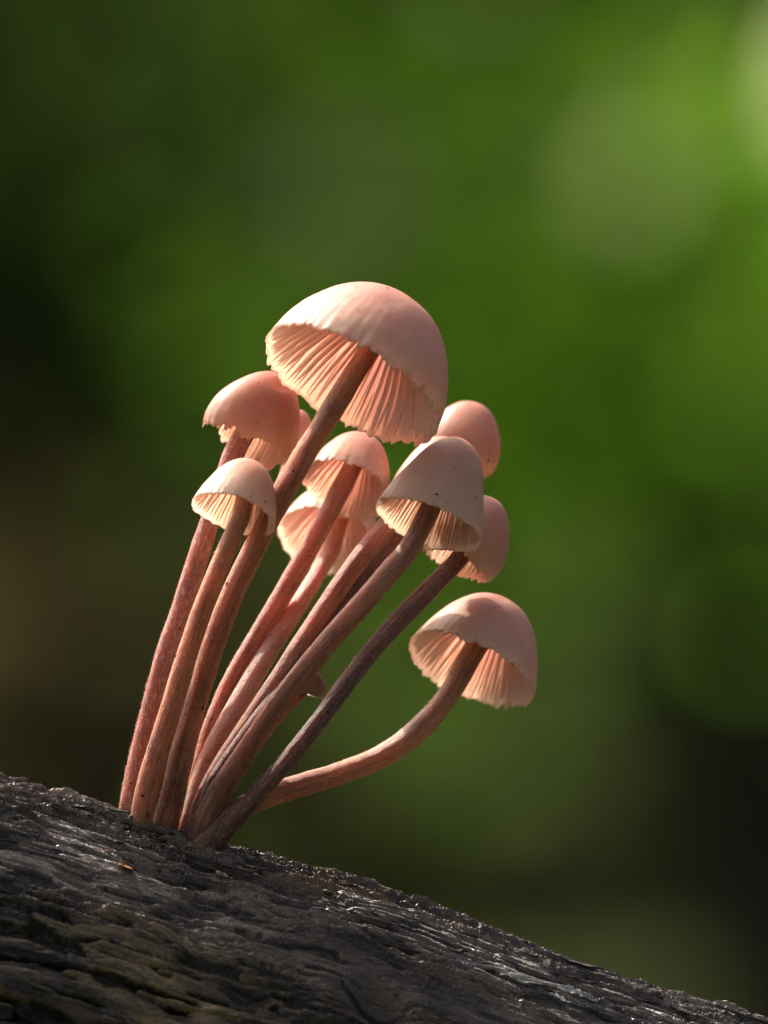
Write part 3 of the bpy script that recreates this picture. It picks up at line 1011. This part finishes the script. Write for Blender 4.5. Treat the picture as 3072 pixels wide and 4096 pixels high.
def tree(name, loc, r0, height, label, seed, mat, nleaf=2500, lean=0):
    rs = np.random.RandomState(seed)
    root = link(name, None); root.location = loc
    tag(root, label, 'tree')
    V = []; F = []
    limb(V, F, (0, 0, -.1), (lean, 0, height), r0, r0 * .45, rs, 18, 20)
    link('trunk', mesh_np('trunk', np.vstack(V), F, BARK, True), root)
    cen = []
    for k in range(7):
        z = height * rs.uniform(.5, .95); ang = rs.uniform(0, 6.28); L = height * rs.uniform(.18, .32)
        V = []; F = []
        p0 = np.array([lean * z / height, 0, z]); p1 = p0 + np.array([math.cos(ang) * L, math.sin(ang) * L, L * .5])
        limb(V, F, p0, p1, r0 * .3, r0 * .08, rs)
        link('limb', mesh_np('limb', np.vstack(V), F, BARK, True), root)
        cen += [p1, (p0 + p1) / 2]
    cen = np.array(cen)
    pos = cen[rs.randint(0, len(cen), nleaf)] + rs.normal(size=(nleaf, 3)) * height * .07
    V, F, tn = leaf_cloud(pos, .12, rs)
    link('crown', mesh_np('crown', V, F, mat, False, dict(tone=tn)), root, 'stuff')


BRIGHT = leaf_material('sunlit fresh leaves', (.19, .38, .035), (.32, .58, .07), .66)
MID = leaf_material('mid green leaves', (.035, .085, .014), (.10, .19, .025), .5)
MIDB = leaf_material('lighter green leaves', (.050, .112, .018), (.118, .22, .034), .5)
DARK = leaf_material('dark evergreen leaves', (.030, .052, .018), (.075, .11, .040), .5)
PALE = leaf_material('pale light-disc leaves', (.50, .54, .42), (.66, .68, .60), .5)  # very pale so the blurred clusters read as discs of light

def bgpt(dx, dy, D):
    """a point seen at display pixel (of 1659 x 2212) at distance D from the camera"""
    return np.array([(dx - 829.5) / 1659 * .06 * D * 1.0, D - D0, Z0 + (1106 - dy) / 2212 * .08 * D])

# far wall of the wood
def thicket():
    rs = np.random.RandomState(77)
    n = 42000
    pos = np.stack([rs.uniform(-9, 9, n), rs.uniform(15, 19, n), rs.uniform(0, 1, n) ** .8 * 6.5], 1)
    V, F, tn = leaf_cloud(pos, .20, rs)
    o = link('far_undergrowth', mesh_np('far_undergrowth', V, F, MID, False, dict(tone=tn)))
    tag(o, 'blurred mass of green undergrowth filling the far background', 'undergrowth', kind='stuff')

thicket()

shrub('leafy_shrub', (.36, 9.8, 0), 1.1, .4, 1.6, 2000, .07, MIDB, 'wide mid green shrub out of focus behind the middle of the picture', 'shrub', 6, zlow=.20, clumps=160)
shrub('evergreen_shrub', (-.33, 7.6, 0), .54, .4, 1.7, 1900, .06, DARK, 'dark evergreen shrub out of focus behind the left side', 'shrub', 7)
BROWN = leaf_material('dead bracken', (.07, .054, .036), (.20, .155, .105), .5)
shrub('dead_bracken', (-.26, 7.2, 0), .50, .3, .40, 380, .05, BROWN, 'low brown dead bracken out of focus at the lower left above the log', 'bracken', 25, zlow=.3, clumps=40)
tree('forest_tree', (.62, 10.6, 0), .17, 9, 'dark trunk out of focus at the far lower right', 9, MID)
tree('forest_tree', (-.52, 12.5, 0), .20, 10, 'brownish trunk out of focus behind the left side', 10, MID)


shrub('leafy_shrub', (.26, 7.4, 0), .50, .16, .72, 430, .05, BRIGHT, 'low bright yellow-green shrub out of focus behind the right-hand caps', 'shrub', 15, zlow=.56, clumps=190)


def sapling(loc, D_leaves, label, seed):  # added plant: small pale leaf clusters placed to blur into bright discs
    rs = np.random.RandomState(seed)
    root = link('sapling', None); root.location = loc
    tag(root, label, 'sapling')
    V = []; F = []
    top = max(z for _, _, z, _ in D_leaves) + .05
    limb(V, F, (0, 0, -.03), (0, 0, top), .007, .003, rs)
    for (x, y, z, sz) in D_leaves:
        limb(V, F, (0, 0, z - .10), (x, y, z), .0028, .0015, rs, 4, 6)
    link('stem', mesh_np('stem', np.vstack(V), F, BARK, True), root)
    sd = np.array(SUN_DIR)
    for (x, y, z, sz) in D_leaves:
        V = []; F = []; T = []
        for k in range(6):                                   # small blades held flat to the light
            nn = sd + rs.normal(size=3) * .22; nn /= np.linalg.norm(nn)
            d = rs.normal(size=3); d -= d.dot(nn) * nn; d /= np.linalg.norm(d); e = np.cross(nn, d)
            c = np.array([x, y, z]) + rs.normal(size=3) * sz * .45
            o = len(V); L = sz * rs.uniform(.8, 1.1); W = L * .42
            V += [c - d * L * .5, c + e * W + nn * W * .2, c + d * L * .5, c - e * W + nn * W * .2]
            F += [(o, o + 1, o + 2), (o, o + 2, o + 3)]; T += [rs.uniform(0, 1)] * 4
        link('leaf_cluster', mesh_np('leaf_cluster', np.array(V), F, PALE, False, dict(tone=np.array(T))), root)


sapling((.24, 6.6, 0), [(-.095, .02, .660, .026), (.046, 0, .672, .070), (-.265, .02, .640, .008)],
        'pale sapling added out of focus behind the right, its leaves making soft discs of light', 3)
